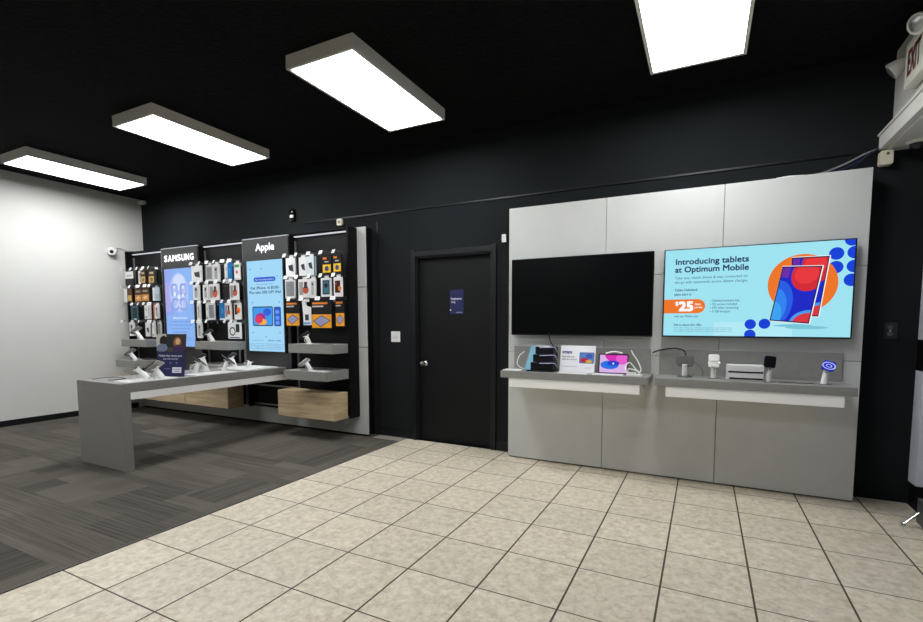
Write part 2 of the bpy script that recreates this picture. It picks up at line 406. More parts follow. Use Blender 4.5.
for (u, v) in ((.915, .865), (.915, .725), (1.0, .87), (1.0, .73), (.99, .59), (.985, 1.0)):
    s.disc(sc(u), sz(v), .044, L(1), CB, clip=(sc(0), sc(1), sz(0), sz(1)))
s.disc(sc(.757), sz(.565), .215, L(2), ORG)
s.disc(sc(.79), sz(.10), .13, L(2), glow((120, 196, 216)), rz=.012); s.disc(sc(.72), sz(.12), .12, L(2), glow((120, 196, 216)), rz=.01)
def tablet(pts, n, back=False):
    P = [(sc(u), sz(v)) for u, v in pts]
    cxm = sum(p[0] for p in P)/4; czm = sum(p[1] for p in P)/4
    grow = [(cxm+(p[0]-cxm)*1.03+.003, czm+(p[1]-czm)*1.02) for p in P]
    s.poly(grow, L(n), WH); s.poly(P, L(n+1), glow((20, 22, 60)))
    def q(a, b):      # bilinear
        x = (1-a)*(1-b)*P[0][0]+a*(1-b)*P[1][0]+a*b*P[2][0]+(1-a)*b*P[3][0]
        z = (1-a)*(1-b)*P[0][1]+a*(1-b)*P[1][1]+a*b*P[2][1]+(1-a)*b*P[3][1]
        return x, z
    def area(f, mt, k, N=24):
        pts = f
        s.poly([q(a, b) for a, b in pts], L(n+k), mt)
    area([(.03, .02), (.97, .02), (.97, .98), (.03, .98)], glow((22, 36, 196)), 2)
    el = lambda cx, cy, rx, ry: [(min(.97, max(.03, cx+rx*math.cos(2*PI*i/40))), min(.98, max(.02, cy+ry*math.sin(2*PI*i/40)))) for i in range(40)]
    area(el(.0, .3, .48, .45), glow((32, 92, 226)), 3); area(el(-.02, .25, .36, .35), glow((46, 130, 238)), 4); area(el(.02, .05, .25, .3), glow((58, 160, 240)), 5)
    area([(.03, .8), (.22, .8), (.22, .98), (.03, .98)], glow((104, 40, 168)), 3.5)
    area(el(.72, .86, .44, .3), glow((208, 38, 52)), 6); area(el(.66, .86, .3, .17), glow((230, 52, 58)), 7)
    area(el(1.0, .0, .5, .24), glow((70, 150, 236)), 6); area(el(1.0, .0, .42, .19), glow((216, 52, 62)), 7)
tablet([(.70, .23), (.845, .215), (.884, .845), (.70, .845)], 3)
tablet([(.60, .175), (.80, .14), (.852, .745), (.655, .755)], 12)
for (u, v) in ((.50, .135), (.575, .14), (.50, .02)): s.disc(sc(u), sz(v), .038, L(22), CB, clip=(sc(0), sc(1), sz(0), sz(1)))
s.text('Introducing tablets', sc(.065), sz(.845)-.01, .046, L(2), NV, w=.51, bold=.022)
s.text('at Optimum Mobile', sc(.062), sz(.757)-.012, .046, L(2), NV, w=.515, bold=.022)
s.text('Take one, watch shows & stay connected on', sc(.062), sz(.66), .021, L(2), GB, w=.51, bold=.006)
s.text('the go with nationwide access. Better charges.', sc(.062), sz(.61), .021, L(2), GB, w=.515, bold=.006)
s.text('Tablet Unlimited', sc(.062), sz(.52), .021, L(2), NV, w=.165, bold=.015)
s.text('plans start at', sc(.062), sz(.47), .021, L(2), NV, w=.125, bold=.015)
s.rect(sc(0), sc(.2), sz(.262), sz(.425), L(2), ORG); s.disc(sc(.2), sz(.3435), .056, L(1.5), ORG)
s.text('$', sc(.07), sz(.355), .032, L(3), WH, bold=.03); s.text('25', sc(.093), sz(.292), .075, L(3), WH, w=.098, bold=.045)
s.text('/mo', sc(.185), sz(.355), .02, L(3), WH, bold=.02); s.text('per line', sc(.185), sz(.32), .016, L(3), WH, w=.056, bold=.02)
s.text('with any Mobile plan', sc(.062), sz(.215), .019, L(2), GB, w=.18, bold=.008)
for i, tx in enumerate(('Unlimited premium data', '5G access included', 'HD video streaming', '5 GB hotspot')):
    s.text('\u2022 '+tx, sc(.275), sz(.392-.041*i), .019, L(2), GB, w=(.2, .185, .195, .14)[i], bold=.01)
s.text('Ask us about this offer.', sc(.062), sz(.115), .019, L(2), NV, w=.21, bold=.015)
for i in range(3): s.text('Terms apply. Pricing, plans and features subject to change without notice', sc(.062), sz(.088-.02*i), .008, L(2), GB, w=.42)
s.build('screen', tvr)

# shelves on the panelled wall
def wall_shelf(x0, x1, label):
    xc = (x0+x1)/2; t = thing('wall_shelf', label, 'shelf', (xc, 3.02, .828))
    MB().box(x0-xc, x1-xc, -.348, -.002, 0, .06, M_grey).build('shelf_board', t, bevel=.002)
    MB().box(x0-xc+.003, x1-xc-.02, -.016, -.002, .06, .27, M_grey).build('back_panel', t, bevel=.001)
    MB().box(x0-xc+.082, x1-xc-.066, -.342, -.002, -.08, 0, mat('bright_white_laminate', (250, 249, 243), .4)).build('under_box', t, bevel=.002)
wall_shelf(1.385, 2.645, 'grey wall shelf below the switched-off television')
wall_shelf(2.69, 3.955, 'grey wall shelf below the lit television')

# ------------------------------------------------------------------ wall fixture with signs
YBK, YFR, YG = 3.0, 2.89, 3.04
t = thing('shelving_fixture', 'black and grey shelving fixture with lit lettering against the back wall', 'shelving fixture', (0, 0, 0))
b = MB(); b.box(-4.89, -.45, YG+.004, YB-.001, .03, 2.395, M_ink)
for z0, z1 in ((.03, 1.038), (1.046, 1.72), (1.728, 2.393)): b.box(-4.89, -.426, YG, YG+.02, z0, z1, M_panel)
b.box(-4.85, -.46, YG+.02, YG+.08, .005, .03, M_ink); b.build('grey_backing', t)
MB().box(-4.83, -.56, YBK, YG, .235, 2.375, M_blackmatte).build('back_panel', t)
MB().box(-.566, -.54, YFR, YG, .235, 2.385, M_ink).build('side_panel', t)
MB().box(-4.845, -4.822, YFR, YG, .235, 2.385, M_ink).build('side_panel', t)
MB().box(-4.822, -.566, YFR+.06, YBK, 2.375, 2.385, M_ink).build('top_panel', t)
BAYS = [(-4.822, -3.95), (-3.145, -2.25), (-1.455, -.566)]
SIGNS = [(-3.945, -3.145), (-2.25, -1.455)]
M_bar = mat('led_bar', (236, 240, 250), .4, emit=.75)
for (a, c) in BAYS:
    MB().box(a+.01, c-.005, YBK-.03, YBK-.001, 2.342, 2.353, M_bar).build('light_bar', t)
    MB().box(a+.008, a+.024, YBK-.02, YBK-.001, .24, 2.3, M_alu).build('upright', t)
for (a, c) in SIGNS:
    sg = MB().box(a, c, YFR, YFR+.02, .62, 2.355, M_signpanel).box(a, a+.012, YFR+.02, YBK, .24, 2.355, M_ink).box(c-.012, c, YFR+.02, YBK, .62, 2.355, M_ink).box(a, a+.006, YFR-.004, YFR, .3, 2.36, M_alu).build('sign_panel', t)
    MB().box(a+.01, c-.01, YFR-.004, YFR+.03, 2.355, 2.363, M_bar).build('light_bar', t)
    if a < -3:
        x = MB(); xx = (a+c)/2-.325
        for ch, cw in zip('SAMSUNG', (.074, .084, .092, .074, .078, .078, .078)):
            x.text(ch, xx, 2.178, .086, YFR-.003, glow((250, 250, 255), 1.8), w=cw-.008, bold=.03); xx += cw+.016
    else:
        x = MB().text('Apple', (a+c)/2+.005, 2.205, .09, YFR-.003, glow((250, 250, 255), 1.8), w=.32, bold=.018, align='C')
    x.build('lettering', sg)
for x in (-2.50, -2.40):
    MB().box(x, x+.02, YBK-.02, YBK-.001, .24, 1.0, M_alu).build('upright', t)
for z in (.275, .52):
    MB().box(-2.24, -1.46, YBK-.02, YBK-.005, z-.008, z+.008, M_alu).build('cross_rail', t)

# portrait screens
def portrait(x0, x1, z0, z1, label):
    t = thing('portrait_display', label, 'screen', ((x0+x1)/2, YFR, z0)); w = x1-x0; h = z1-z0
    MB().box(-w/2, w/2, -.035, -.001, 0, h, M_black).build('frame', t, bevel=.003)
    return t, w, h
t, w, h = portrait(-3.85, -3.19, .975, 2.085, 'tall portrait screen with pale blue abstract picture under the left lit lettering')
s = MB(); y = -.036; b0 = glow((136, 178, 240))
s.box(-w/2+.018, w/2-.018, y, y+.001, .018, h-.018, b0)
s.rect(-w/2+.018, -.12, .45, h-.018, y-.0003, glow((142, 166, 236))); s.rect(-w/2+.018, -.2, .5, .9, y-.0005, glow((168, 166, 230)))
s.disc(.0, .76, .21, y-.0008, glow((172, 196, 246)), rz=.27); s.disc(.01, .9, .13, y-.0012, glow((206, 220, 250)), rz=.11)
for (px_, pz_) in ((-.1, .8), (.1, .8), (-.09, .6), (.09, .6)):
    s.poly(rrect(px_, pz_, .15, .17, .05), y-.0016, glow((140, 160, 226))); s.poly(rrect(px_+.01, pz_, .10, .12, .04), y-.002, glow((176, 190, 238)))
for (px_, pz_, r_) in ((-.1, .84, .02), (.1, .83, .02), (-.09, .74, .03), (.09, .72, .025), (0, .7, .03)): s.disc(px_, pz_, r_, y-.0024, glow((226, 236, 255)))
s.text('AI', 0, .56, .085, y-.0026, glow((206, 218, 250)), w=.15, bold=.02, align='C')
s.text('Galaxy AI is here', 0, .40, .03, y-.002, glow((238, 244, 255)), w=.3, bold=.01, align='C')
for i, ww in enumerate((.46, .5, .4, .34)): s.text('Get a new phone on us when you switch today', 0, .355-.048*i, .02, y-.002, glow((74, 106, 186)), w=ww, align='C', bold=.005)
for i in range(3): s.text('Terms and restrictions apply to this offer. See store for details', 0, .14-.02*i, .01, y-.002, glow((60, 90, 170)), w=.5, align='C')
s.build('screen', t)
t, w, h = portrait(-2.155, -1.502, .95, 2.098, 'tall portrait screen with light blue tablet advertisement under the right lit lettering')
s = MB(); y = -.036
s.box(-w/2+.018, w/2-.018, y, y+.001, .018, h-.018, glow((160, 214, 246)))
pb = glow((46, 92, 206)); nk = glow((24, 30, 46)); gk = glow((70, 92, 130))
s.poly(rrect(.0, .9, .38, .055, .027), y-.0005, pb); s.text('New and existing customers', 0, .89, .02, y-.001, glow((220, 236, 255)), w=.32, align='C')
s.text('Trade in any device and get', 0, .835, .016, y-.001, gk, w=.3, align='C')
s.text('Get iPhone 16 $0.00.', 0, .782, .034, y-.001, nk, w=.5, align='C', bold=.012); s.text('Plus take 50% OFF iPad', 0, .728, .034, y-.001, nk, w=.54, align='C', bold=.012)
s.poly(rrect(-.05, .45, .36, .24, .02), y-.0005, nk); s.poly(rrect(-.05, .45, .335, .215, .012), y-.001, glow((60, 150, 232)))
s.disc(-.09, .43, .09, y-.0014, glow((150, 40, 150)), rz=.06); s.disc(-.06, .38, .08, y-.0016, glow((240, 170, 60)), clip=(-.2, .1, .345, .55), rz=.04); s.disc(-.12, .41, .07, y-.0018, glow((216, 50, 90)), rz=.05); s.disc(.03, .5, .07, y-.0014, glow((44, 90, 216)), rz=.045)
s.poly(rrect(.205, .445, .12, .235, .02), y-.0005, nk); s.poly(rrect(.205, .445, .11, .225, .016), y-.001, glow((40, 84, 190)))
for z_ in (.5, .43, .37): s.disc(.205, z_, .035, y-.0014, glow((92, 150, 236)), rz=.025)
for (a_, b_) in ((-.25, 1.03), (-.05, 1.03), (.22, .93), (-.22, .62), (.24, .62), (-.23, .25), (0, .2), (.24, .25)): s.disc(a_, b_, .008, y-.001, gk)
s.text('At participating stores only', -.25, .145, .014, y-.001, gk, w=.2); s.text('Optimum  mobile', .25, .145, .018, y-.001, nk, w=.22, align='R', bold=.015)
for i in range(4): s.text('Offer requires eligible plan activation and credit approval; taxes and fees apply to all', 0, .105-.02*i, .012, y-.001, gk, w=.56, align='C')
s.build('screen', t)

# grey bay shelves and oak drawers
def bay_shelf(x0, x1, yf, zt, label):
    xc = (x0+x1)/2; t = thing('display_shelf', label, 'shelf', (xc, YBK, zt-.1), 'grey box shelves in the fixture bays')
    MB().box(x0-xc, x1-xc, yf-YBK, -.022, 0, .1, M_grey).build('shelf_box', t, bevel=.002)
    for s_ in (-.2, .2): MB().box(s_-.015, s_+.015, -.022, -.001, .02, .08, M_ink).build('bracket', t)
bay_shelf(-1.225, -.572, 2.645, 1.08, 'upper grey shelf in the bay nearest the door')
bay_shelf(-1.205, -.572, 2.55, .79, 'lower grey shelf in the bay nearest the door, above the oak drawer')
bay_shelf(-2.90, -2.262, 2.645, 1.08, 'upper grey shelf in the middle bay between the two portrait screens')
bay_shelf(-2.88, -2.262, 2.55, .79, 'lower grey shelf in the middle bay, behind the phone stands on the table')
bay_shelf(-4.585, -3.965, 2.645, 1.08, 'upper grey shelf in the bay beside the white wall')
bay_shelf(-4.56, -3.965, 2.55, .79, 'lower grey shelf in the bay beside the white wall')
def drawer(x0, x1, label):
    xc = (x0+x1)/2; w = (x1-x0)/2; t = thing('storage_drawer', label, 'drawer', (xc, 2.68, .24), 'oak drawers under the fixture')
    MB().box(-w+.006, w-.006, .0, .2, 0, .3, M_wood).build('carcass', t, bevel=.001)
    MB().box(-w+.08, w-.25, .2, .319, .05, .25, M_ink).build('bracket', t)
    MB().box(-w+.006, w-.006, -.02, -.001, 0, .298, M_wood).build('drawer_front', t, bevel=.0015)
drawer(-1.44, -.572, 'pale oak drawer box in the bay nearest the door')
drawer(-3.18, -2.31, 'pale oak drawer box seen under the table, next to the open gap')
drawer(-4.055, -3.185, 'pale oak drawer box seen under the table, behind the table leg end')
drawer(-4.82, -4.06, 'pale oak drawer box at the white wall end of the fixture')

# ------------------------------------------------------------------ hooks and hanging packages
BN = {3: 'bay nearest door', 2: 'middle bay', 1: 'white wall bay'}
RN = {2.09: 'top row', 1.84: 'second row', 1.59: 'third row', 1.34: 'bottom row'}
ORD = ['first', 'second', 'third', 'fourth', 'fifth', 'sixth', 'seventh']
DES = {   # name in the label, base colour, panels (u0,u1,v0,v1,rgb,shape)
 'gadget': ('white package with slanted dark gadget picture', (226, 227, 226), [('q', .25, .85, .35, .65, (52, 54, 58))]),
 'gadget_teal': ('white package with dark teal edge', (214, 222, 222), [('q', .2, .7, .4, .7, (50, 52, 56)), ('r', .84, 1, 0, 1, (60, 104, 118))]),
 'yellow': ('black package with a yellow picture block', (20, 21, 24), [('r', .08, .92, .06, .5, (238, 190, 30)), ('d', .5, .28, .22, 0, (60, 66, 120)), ('r', .1, .5, .78, .9, (226, 122, 40)), ('r', .3, .7, .62, .68, (200, 200, 200))]),
 'grey': ('white framed package with a grey case', (216, 217, 216), [('r', .1, .9, .12, .9, (132, 134, 134)), ('r', .1, .9, .7, .72, (90, 90, 92))]),
 'red': ('white package with reddish phone case picture', (228, 226, 222), [('r', .08, .42, .15, .85, (150, 146, 146)), ('d', .62, .42, .26, 0, (196, 84, 60)), ('r', .5, .76, .5, .85, (60, 50, 50))]),
 'clear': ('white package with a clear case', (224, 224, 222), [('r', .25, .75, .15, .85, (168, 168, 166)), ('d', .5, .7, .16, 0, (40, 40, 42))]),
 'teal': ('white framed package, teal phone case', (224, 226, 226), [('r', .16, .84, .12, .88, (26, 30, 34)), ('r', .24, .76, .18, .82, (60, 112, 124)), ('d', .5, .6, .18, 0, (20, 22, 26))]),
 'amber': ('white package with dark and amber picture', (228, 227, 224), [('r', .14, .8, .2, .82, (40, 18, 16)), ('d', .72, .42, .22, 0, (222, 120, 40)), ('r', .2, .4, .6, .75, (150, 30, 26))]),
 'orange': ('large black package with orange picture', (18, 18, 20), [('r', .02, .98, .02, .5, (238, 160, 36)), ('h', .5, .26, .43, .21, (40, 40, 60)), ('h', .5, .26, .38, .18, (150, 150, 190)), ('r', .05, .8, .86, .93, (226, 128, 40)), ('r', .05, .6, .76, .81, (200, 190, 180))]),
 'bag': ('white irregular hanging bag', (232, 232, 230), [('r', .3, .7, .2, .45, (50, 52, 60)), ('r', .1, .9, .03, .12, (120, 160, 200))]),
 'plain': ('plain white package', (230, 229, 224), [('r', .2, .8, .08, .2, (150, 152, 150)), ('r', .3, .7, .6, .8, (196, 194, 190))]),
 'blue': ('bright blue package', (24, 110, 176), [('r', .1, .9, .0, .1, (220, 224, 228)), ('r', .3, .7, .4, .7, (40, 140, 200))]),
 'green': ('white package with green and red print', (230, 230, 226), [('r', .1, .9, .74, .9, (70, 140, 80)), ('d', .5, .45, .22, 0, (206, 112, 100)), ('r', .1, .9, .04, .1, (190, 180, 170))]),
 'black': ('plain black package', (15, 15, 17), [('r', .2, .8, .8, .85, (70, 70, 74))]),
 'fire': ('white package with orange flame phone picture', (230, 229, 226), [('r', .1, .5, .3, .9, (30, 24, 24)), ('d', .66, .55, .3, 0, (232, 120, 30)), ('d', .6, .5, .16, 0, (210, 50, 30))]),
 'cable': ('white package with a coiled black cable', (232, 233, 234), [('o', .35, .45, .24, .17, (60, 60, 62)), ('r', .62, .9, .4, .9, (34, 35, 38)), ('r', .1, .9, .04, .1, (60, 90, 150))]),
 'half': ('package white above and black below', (18, 18, 19), [('r', 0, 1, .5, 1, (222, 222, 218)), ('r', .2, .8, .65, .75, (160, 160, 160))]),
 'gold': ('dark brown package with a gold picture', (52, 34, 20), [('r', .08, .92, .08, .55, (196, 162, 92)), ('r', .2, .8, .72, .86, (168, 150, 120)), ('d', .5, .3, .2, 0, (120, 92, 50))]),
 'copper': ('dark brown package with copper orange picture', (56, 34, 20), [('r', .06, .94, .06, .52, (204, 138, 72)), ('r', .2, .8, .7, .84, (160, 140, 116)), ('h', .5, .3, .3, .16, (232, 196, 140))]),
 'white_gold': ('package half white and half brown gold', (72, 46, 24), [('r', 0, .42, 0, 1, (226, 226, 222)), ('r', .5, .95, .1, .5, (196, 160, 90))]),
 'pale': ('pale blue grey package', (176, 190, 198), [('r', .05, .3, 0, 1, (218, 222, 224)), ('r', .5, .9, .1, .5, (150, 168, 180))]),
 'coppercase': ('copper coloured phone case package', (176, 96, 68), [('r', .2, .8, .1, .9, (190, 116, 88))]),
 'tealcase': ('black package with a teal framed case', (14, 18, 22), [('r', .1, .9, .05, .95, (38, 110, 124)), ('r', .22, .78, .15, .85, (16, 20, 26)), ('r', .4, .7, .05, .14, (225, 228, 230))]),
}
PK = {3: [[(-1.427,2.076,-1.279,1.853,'gadget'),(-1.239,2.07,-1.131,1.864,'gadget'),(-1.097,2.079,-.967,1.857,'gadget_teal'),(-.884,2.06,-.75,1.87,'yellow'),(-.708,2.055,-.576,1.872,'yellow')],
 [(-1.442,1.825,-1.296,1.604,'grey'),(-1.256,1.823,-1.083,1.611,'red'),(-1.052,1.81,-.972,1.602,'clear'),(-.907,1.815,-.761,1.614,'teal'),(-.70,1.806,-.575,1.608,'amber')],
 [(-1.44,1.566,-1.236,1.282,'orange'),(-1.218,1.556,-1.055,1.294,'bag'),(-1.038,1.547,-.738,1.255,'orange'),(-.70,1.534,-.575,1.278,'orange')]],
2: [[(-3.183,2.081,-2.978,1.86,'gadget'),(-2.923,2.074,-2.784,1.866,'grey'),(-2.736,2.064,-2.626,1.853,'clear'),(-2.545,2.066,-2.471,1.853,'plain'),(-2.455,2.074,-2.385,1.856,'blue'),(-2.362,2.062,-2.265,1.864,'green')],
 [(-3.158,1.827,-3.046,1.624,'clear'),(-3.001,1.828,-2.875,1.62,'clear'),(-2.847,1.835,-2.631,1.615,'red'),(-2.588,1.832,-2.465,1.618,'black'),(-2.435,1.814,-2.265,1.607,'red')],
 [(-3.1,1.558,-3.035,1.357,'clear'),(-2.946,1.562,-2.895,1.357,'plain'),(-2.872,1.574,-2.74,1.356,'grey'),(-2.684,1.558,-2.562,1.356,'blue'),(-2.536,1.562,-2.423,1.362,'red'),(-2.395,1.559,-2.265,1.361,'fire')],
 [(-3.109,1.317,-3.022,1.116,'clear'),(-2.52,1.31,-2.284,1.116,'cable')]],
1: [[(-4.735,2.074,-4.536,1.868,'half'),(-4.44,2.06,-4.371,1.884,'clear'),(-4.344,2.07,-4.238,1.879,'gold'),(-4.201,2.071,-4.054,1.88,'gold'),(-4.02,2.067,-3.96,1.881,'black')],
 [(-4.786,1.817,-4.609,1.628,'white_gold'),(-4.566,1.818,-4.394,1.624,'copper'),(-4.347,1.818,-4.172,1.627,'copper'),(-4.13,1.833,-3.96,1.636,'pale')],
 [(-4.653,1.577,-4.431,1.354,'tealcase'),(-4.348,1.579,-4.243,1.375,'plain'),(-4.215,1.577,-4.155,1.375,'clear'),(-4.128,1.576,-4.065,1.367,'coppercase'),(-4.04,1.574,-3.96,1.381,'clear')],
 [(-4.703,1.324,-4.579,1.124,'clear'),(-4.347,1.317,-4.228,1.121,'gadget'),(-4.138,1.317,-4.065,1.116,'plain'),(-4.045,1.317,-3.96,1.125,'grey')]]}
TG = {3: [[-1.345,-1.164,-.973,-.791,-.605],[-1.332,-1.166,-.975,-.799,-.615],[-1.294,-1.10,-.85,-.628]],
2: [[-3.045,-2.88,-2.725,-2.59,-2.423,-2.29],[-3.05,-2.91,-2.74,-2.56,-2.40,-2.285],[-3.055,-2.91,-2.79,-2.63,-2.46,-2.32],[-3.055,-2.93,-2.78,-2.42,-2.30]],
1: [[-4.66,-4.42,-4.27,-4.12,-3.985],[-4.69,-4.47,-4.26,-4.09,-3.99],[-4.69,-4.43,-4.28,-4.14,-4.0],[-4.71,-4.45,-4.28,-4.02]]}
ZR = [2.09, 1.84, 1.59, 1.34]
M_tag = mat('white_price_holder', (244, 244, 243), .35)
M_wire = mat('hook_wire', (150, 150, 152), .3, .8)
def hook(x, z, label, rz):
    t = thing('display_hook', label, 'hook', (x, YBK, z), 'wire hooks with white price holders in the fixture')
    yl = 2.735-YBK
    w = MB(); w.tube([(0, -.001, 0), (0, yl*.5, 0), (0, yl, .004)], .0025, M_wire, 6); w.box(-.012, .012, -.012, -.001, -.03, .01, M_wire)
    w.tube([(0, -.001, .02), (0, yl*.5, .02), (0, yl-.004, .012)], .002, M_wire, 6); w.build('wire', t)
    Mx = Matrix.Translation((0, yl-.006, 0)) @ Matrix.Rotation(rz, 4, 'Z') @ Matrix.Rotation(-.35, 4, 'X')
    MB().rbox(0, 0, .06, .042, -.002, .002, .004, M_tag, Mx).text('$29', -.016, -.008, .014, -.0026, paint((90, 90, 96)), M=Mx).build('price_holder', t)
def package(xc, z1, w, h, y, kind, label, rz):
    nm, base, pan = DES[kind]
    t = thing('hanging_package', label, 'package', (xc, y, z1), 'phone accessory packages hanging on the hooks', rz)
    bm = paint(base, .35); d = .016 if kind not in ('clear', 'plain', 'black') else .022
    zt = -.02 if kind != 'bag' else -.03
    c = MB()
    if kind == 'bag':
        P = [(-w/2, zt-.002), (-w/2+.045, 0), (-.01, -.08), (w/2, -.1), (w/2, -h), (-w/2+.02, -h), (-w/2+.015, -h*.5)]
        n = len(P); vs = [(x, yy, z) for yy in (-d/2, d/2) for x, z in P]
        c.add(vs, [tuple(range(n-1, -1, -1)), tuple(range(n, 2*n))]+[(i, (i+1) % n, n+(i+1) % n, n+i) for i in range(n)], bm)
    else: c.rbox(0, (zt-h)/2, w, h+zt, -d/2, d/2, min(.006, w/8), bm, seg=2)
    c.build('box', t)
    hw = min(w/2-.002, .03)
    MB().rbox(0, zt/2+.004, hw*2, -zt+.012, d/2-.003, d/2-.001, .006, bm if kind != 'black' else M_tag, seg=2).build('hang_tab', t)
    p = MB(); yy = -d/2-.0006; h2 = h+zt
    X = lambda u: -w/2+u*w
    Z = lambda v: -h+v*h2
    for n_, q in enumerate(pan):
        y_ = yy-.0003*n_; k_ = q[0]; mt = paint(q[5], .4)
        if k_ == 'r': p.rect(X(q[1]), X(q[2]), Z(q[3]), Z(q[4]), y_, mt)
        elif k_ == 'd': p.disc(X(q[1]), Z(q[2]), min(q[3]*w, .4*h2), y_, mt, n=18)
        elif k_ == 'q': p.poly([(X(q[1]), Z(q[4]-.05)), (X(q[1])+.02, Z(q[3])), (X(q[2]), Z(q[3]-.08)), (X(q[2])-.015, Z(q[4]))], y_, mt)
        elif k_ == 'h': p.poly([(X(q[1]-q[3]), Z(q[2])), (X(q[1]-.05), Z(q[2]-q[4])), (X(q[1]+q[3]), Z(q[2]+.02)), (X(q[1]-.0), Z(q[2]+q[4]))], y_, mt)
        elif k_ == 'o':
            for i in range(20):
                a0, a1 = 2*PI*i/20, 2*PI*(i+1)/20; r0, r1 = q[3]*w*.7, q[3]*w
                p.poly([(X(q[1])+r*math.cos(a), Z(q[2])+r*math.sin(a)) for r, a in ((r0, a0), (r1, a0), (r1, a1), (r0, a1))], y_, mt)
    p.build('print', t)
for b_ in (3, 2, 1):
    for r_ in range(len(PK[b_])):
        zr = ZR[r_]; nT = len(TG[b_][r_])
        for i, x in enumerate(TG[b_][r_]):
            hook(x, zr, 'wire hook with white price holder, %s from left, %s, %s' % (ORD[i], RN[zr], BN[b_]), random.uniform(-.35, .35))
        for i, (x0, z1, x1, z0, kd) in enumerate(PK[b_][r_]):
            y = 2.845 + .012*((i % 2)*2-1)
            hz = zr+.004
            package((x0+x1)/2, hz, x1-x0, hz-z0, y, kd, '%s, %s from left, %s of %s' % (DES[kd][0], ORD[i], RN[zr], BN[b_]), random.uniform(-.1, .1))

# ------------------------------------------------------------------ table
TX0, TX1, TY0, TY1, TZ = -2.262, -1.53, 1.085, 2.885, .78
t = thing('display_table', 'long grey display table with one slab leg in front of the fixture', 'table', ((TX0+TX1)/2, TY0, 0))
ox, oy = (TX0+TX1)/2, TY0
MB().box(TX0-ox, TX1-ox, 0, TY1-oy, .70, TZ, M_tablegrey).build('table_top', t, bevel=.002)
MB().box(TX0-ox, TX1-ox, 0, .075, .0, .70, M_tablegrey).build('leg', t, bevel=.002)
MB().box(TX0-ox+.012, TX1-ox-.004, .075, TY1-oy-.01, .632, .70, mat('bright_white_laminate', (250, 249, 243), .4)).build('under_frame', t, bevel=.002)

# long white trays the stands are screwed to
def tray(x0, x1, y0, y1, z, label):
    o = MB().rbox(0, 0, x1-x0, y1-y0, 0, .008, .01, M_white, Matrix.Rotation(-PI/2, 4, 'X')).build('display_tray', loc=((x0+x1)/2, (y0+y1)/2, z+.008))
    tag(o, label, 'tray')
tray(-1.78, -1.56, 1.78, 2.24, TZ, 'long white base tray under the middle phone stands on the grey table')
tray(-2.12, -1.62, 2.4, 2.84, TZ, 'white base tray at the fixture end of the grey table')
tray(-1.80, -1.56, 1.16, 1.60, TZ, 'white base tray under the tilted devices at the leg end of the grey table')
def device(name, label, cat, c, n, ldir, L0, W0, body, screen, thick=.009):
    n = n.normalized(); l = (ldir - n*ldir.dot(n)).normalized(); w_ = n.cross(l)
    M = Matrix((l, -n, w_)).transposed().to_4x4()   # local x = long side, local -y = screen normal n
    t = thing(name, label, cat, c)
    t.matrix_world = Matrix.Translation(c) @ M
    MB().rbox(0, 0, L0, W0, -thick, 0, .012, body, seg=4).build('body', t, smoothf=True)
    MB().rbox(0, 0, L0-.008, W0-.008, -thick-.0006, -thick+.0002, .01, screen, seg=4).build('screen', t)
def stand(base, dx, dz, dep, label, r=.023, dev=None):
    base = Vector(base); v = SR*dx + Vector((0, 0, dz)) + SF*dep; ax = v.normalized()
    t = thing('phone_stand', label, 'phone stand', base)
    MB().lathe((0, 0, 0), [(.038, 0), (.038, .004), (.034, .007), (.004, .007)], M_white).build('base', t, smoothf=True)
    m = MB(); q = ax.to_track_quat('Z', 'Y').to_matrix(); Lp = v.length
    m.lathe((0, 0, .006), [(r, 0), (r, .004), (r*.98, Lp*.5), (r*.95, Lp-.02), (r*.7, Lp-.012)], M_white, M=q); m.build('post', t, smoothf=True)
    top = ax*(Lp-.004)+Vector((0, 0, .006)); mid = (SR*.9+SF*.1)
    sd = (mid-ax*mid.dot(ax)).normalized(); s2 = ax.cross(sd)
    c = MB()
    c.tube([top-sd*.03-s2*.02, top-ax*.006-sd*.01, top+sd*.01-ax*.006, top+sd*.03+s2*.02], .005, M_white)
    c.tube([top-sd*.03+s2*.02, top-ax*.006-sd*.01, top+sd*.01-ax*.006, top+sd*.03-s2*.02], .005, M_white)
    c.build('bracket', t, smoothf=True)
    cb = MB(); cb.tube([top, top-sd*.03-ax*.03, Vector((0, 0, .04))-sd*.05, Vector((-.02, .03, .012))], .0025, M_white); cb.build('security_cable', t)
    if dev:
        nm, lab, cat, L0, W0, body, screen, shift = dev
        al = math.radians(38 if dx < 0 else -36); dl = SR*math.cos(al)+Vector((0, 0, math.sin(al)))
        nv = (-SR*math.sin(al)+Vector((0, 0, math.cos(al)))+SF*.55).normalized(); device(nm, lab, cat, base+top+nv*.012+dl*shift, nv, dl, L0, W0, body, screen)
G = mat('silver_device', (150, 148, 142), .3, .4); SC = mat('off_screen', (10, 11, 14), .12); DG = mat('dark_grey_device', (40, 42, 48), .3); NVD = mat('navy_device', (14, 18, 46), .3); WD = mat('pale_device', (196, 196, 194), .35)
tz = TZ+.009
stand((-1.635, 1.37, tz), -.11, .10, .0, 'white phone stand leaning left, nearest the leg end of the table', dev=('tablet', 'silver tablet tilted on the stand nearest the table leg end', 'tablet', .20, .10, G, mat('grey_screen', (120, 120, 116), .3), 0))
stand((-1.602, 1.48, tz), -.07, .095, .0, 'white phone stand left of navy poster, second from the table leg end', dev=('smartphone', 'grey smartphone tilted on the stand just left of the navy poster', 'phone', .165, .078, G, DG, 0))
stand((-1.72, 1.5, tz), -.03, .09, -.02, 'white phone stand touching the left foot of the navy poster', dev=('smartphone', 'black smartphone tilted in front of the navy poster', 'phone', .15, .075, M_black, SC, 0))
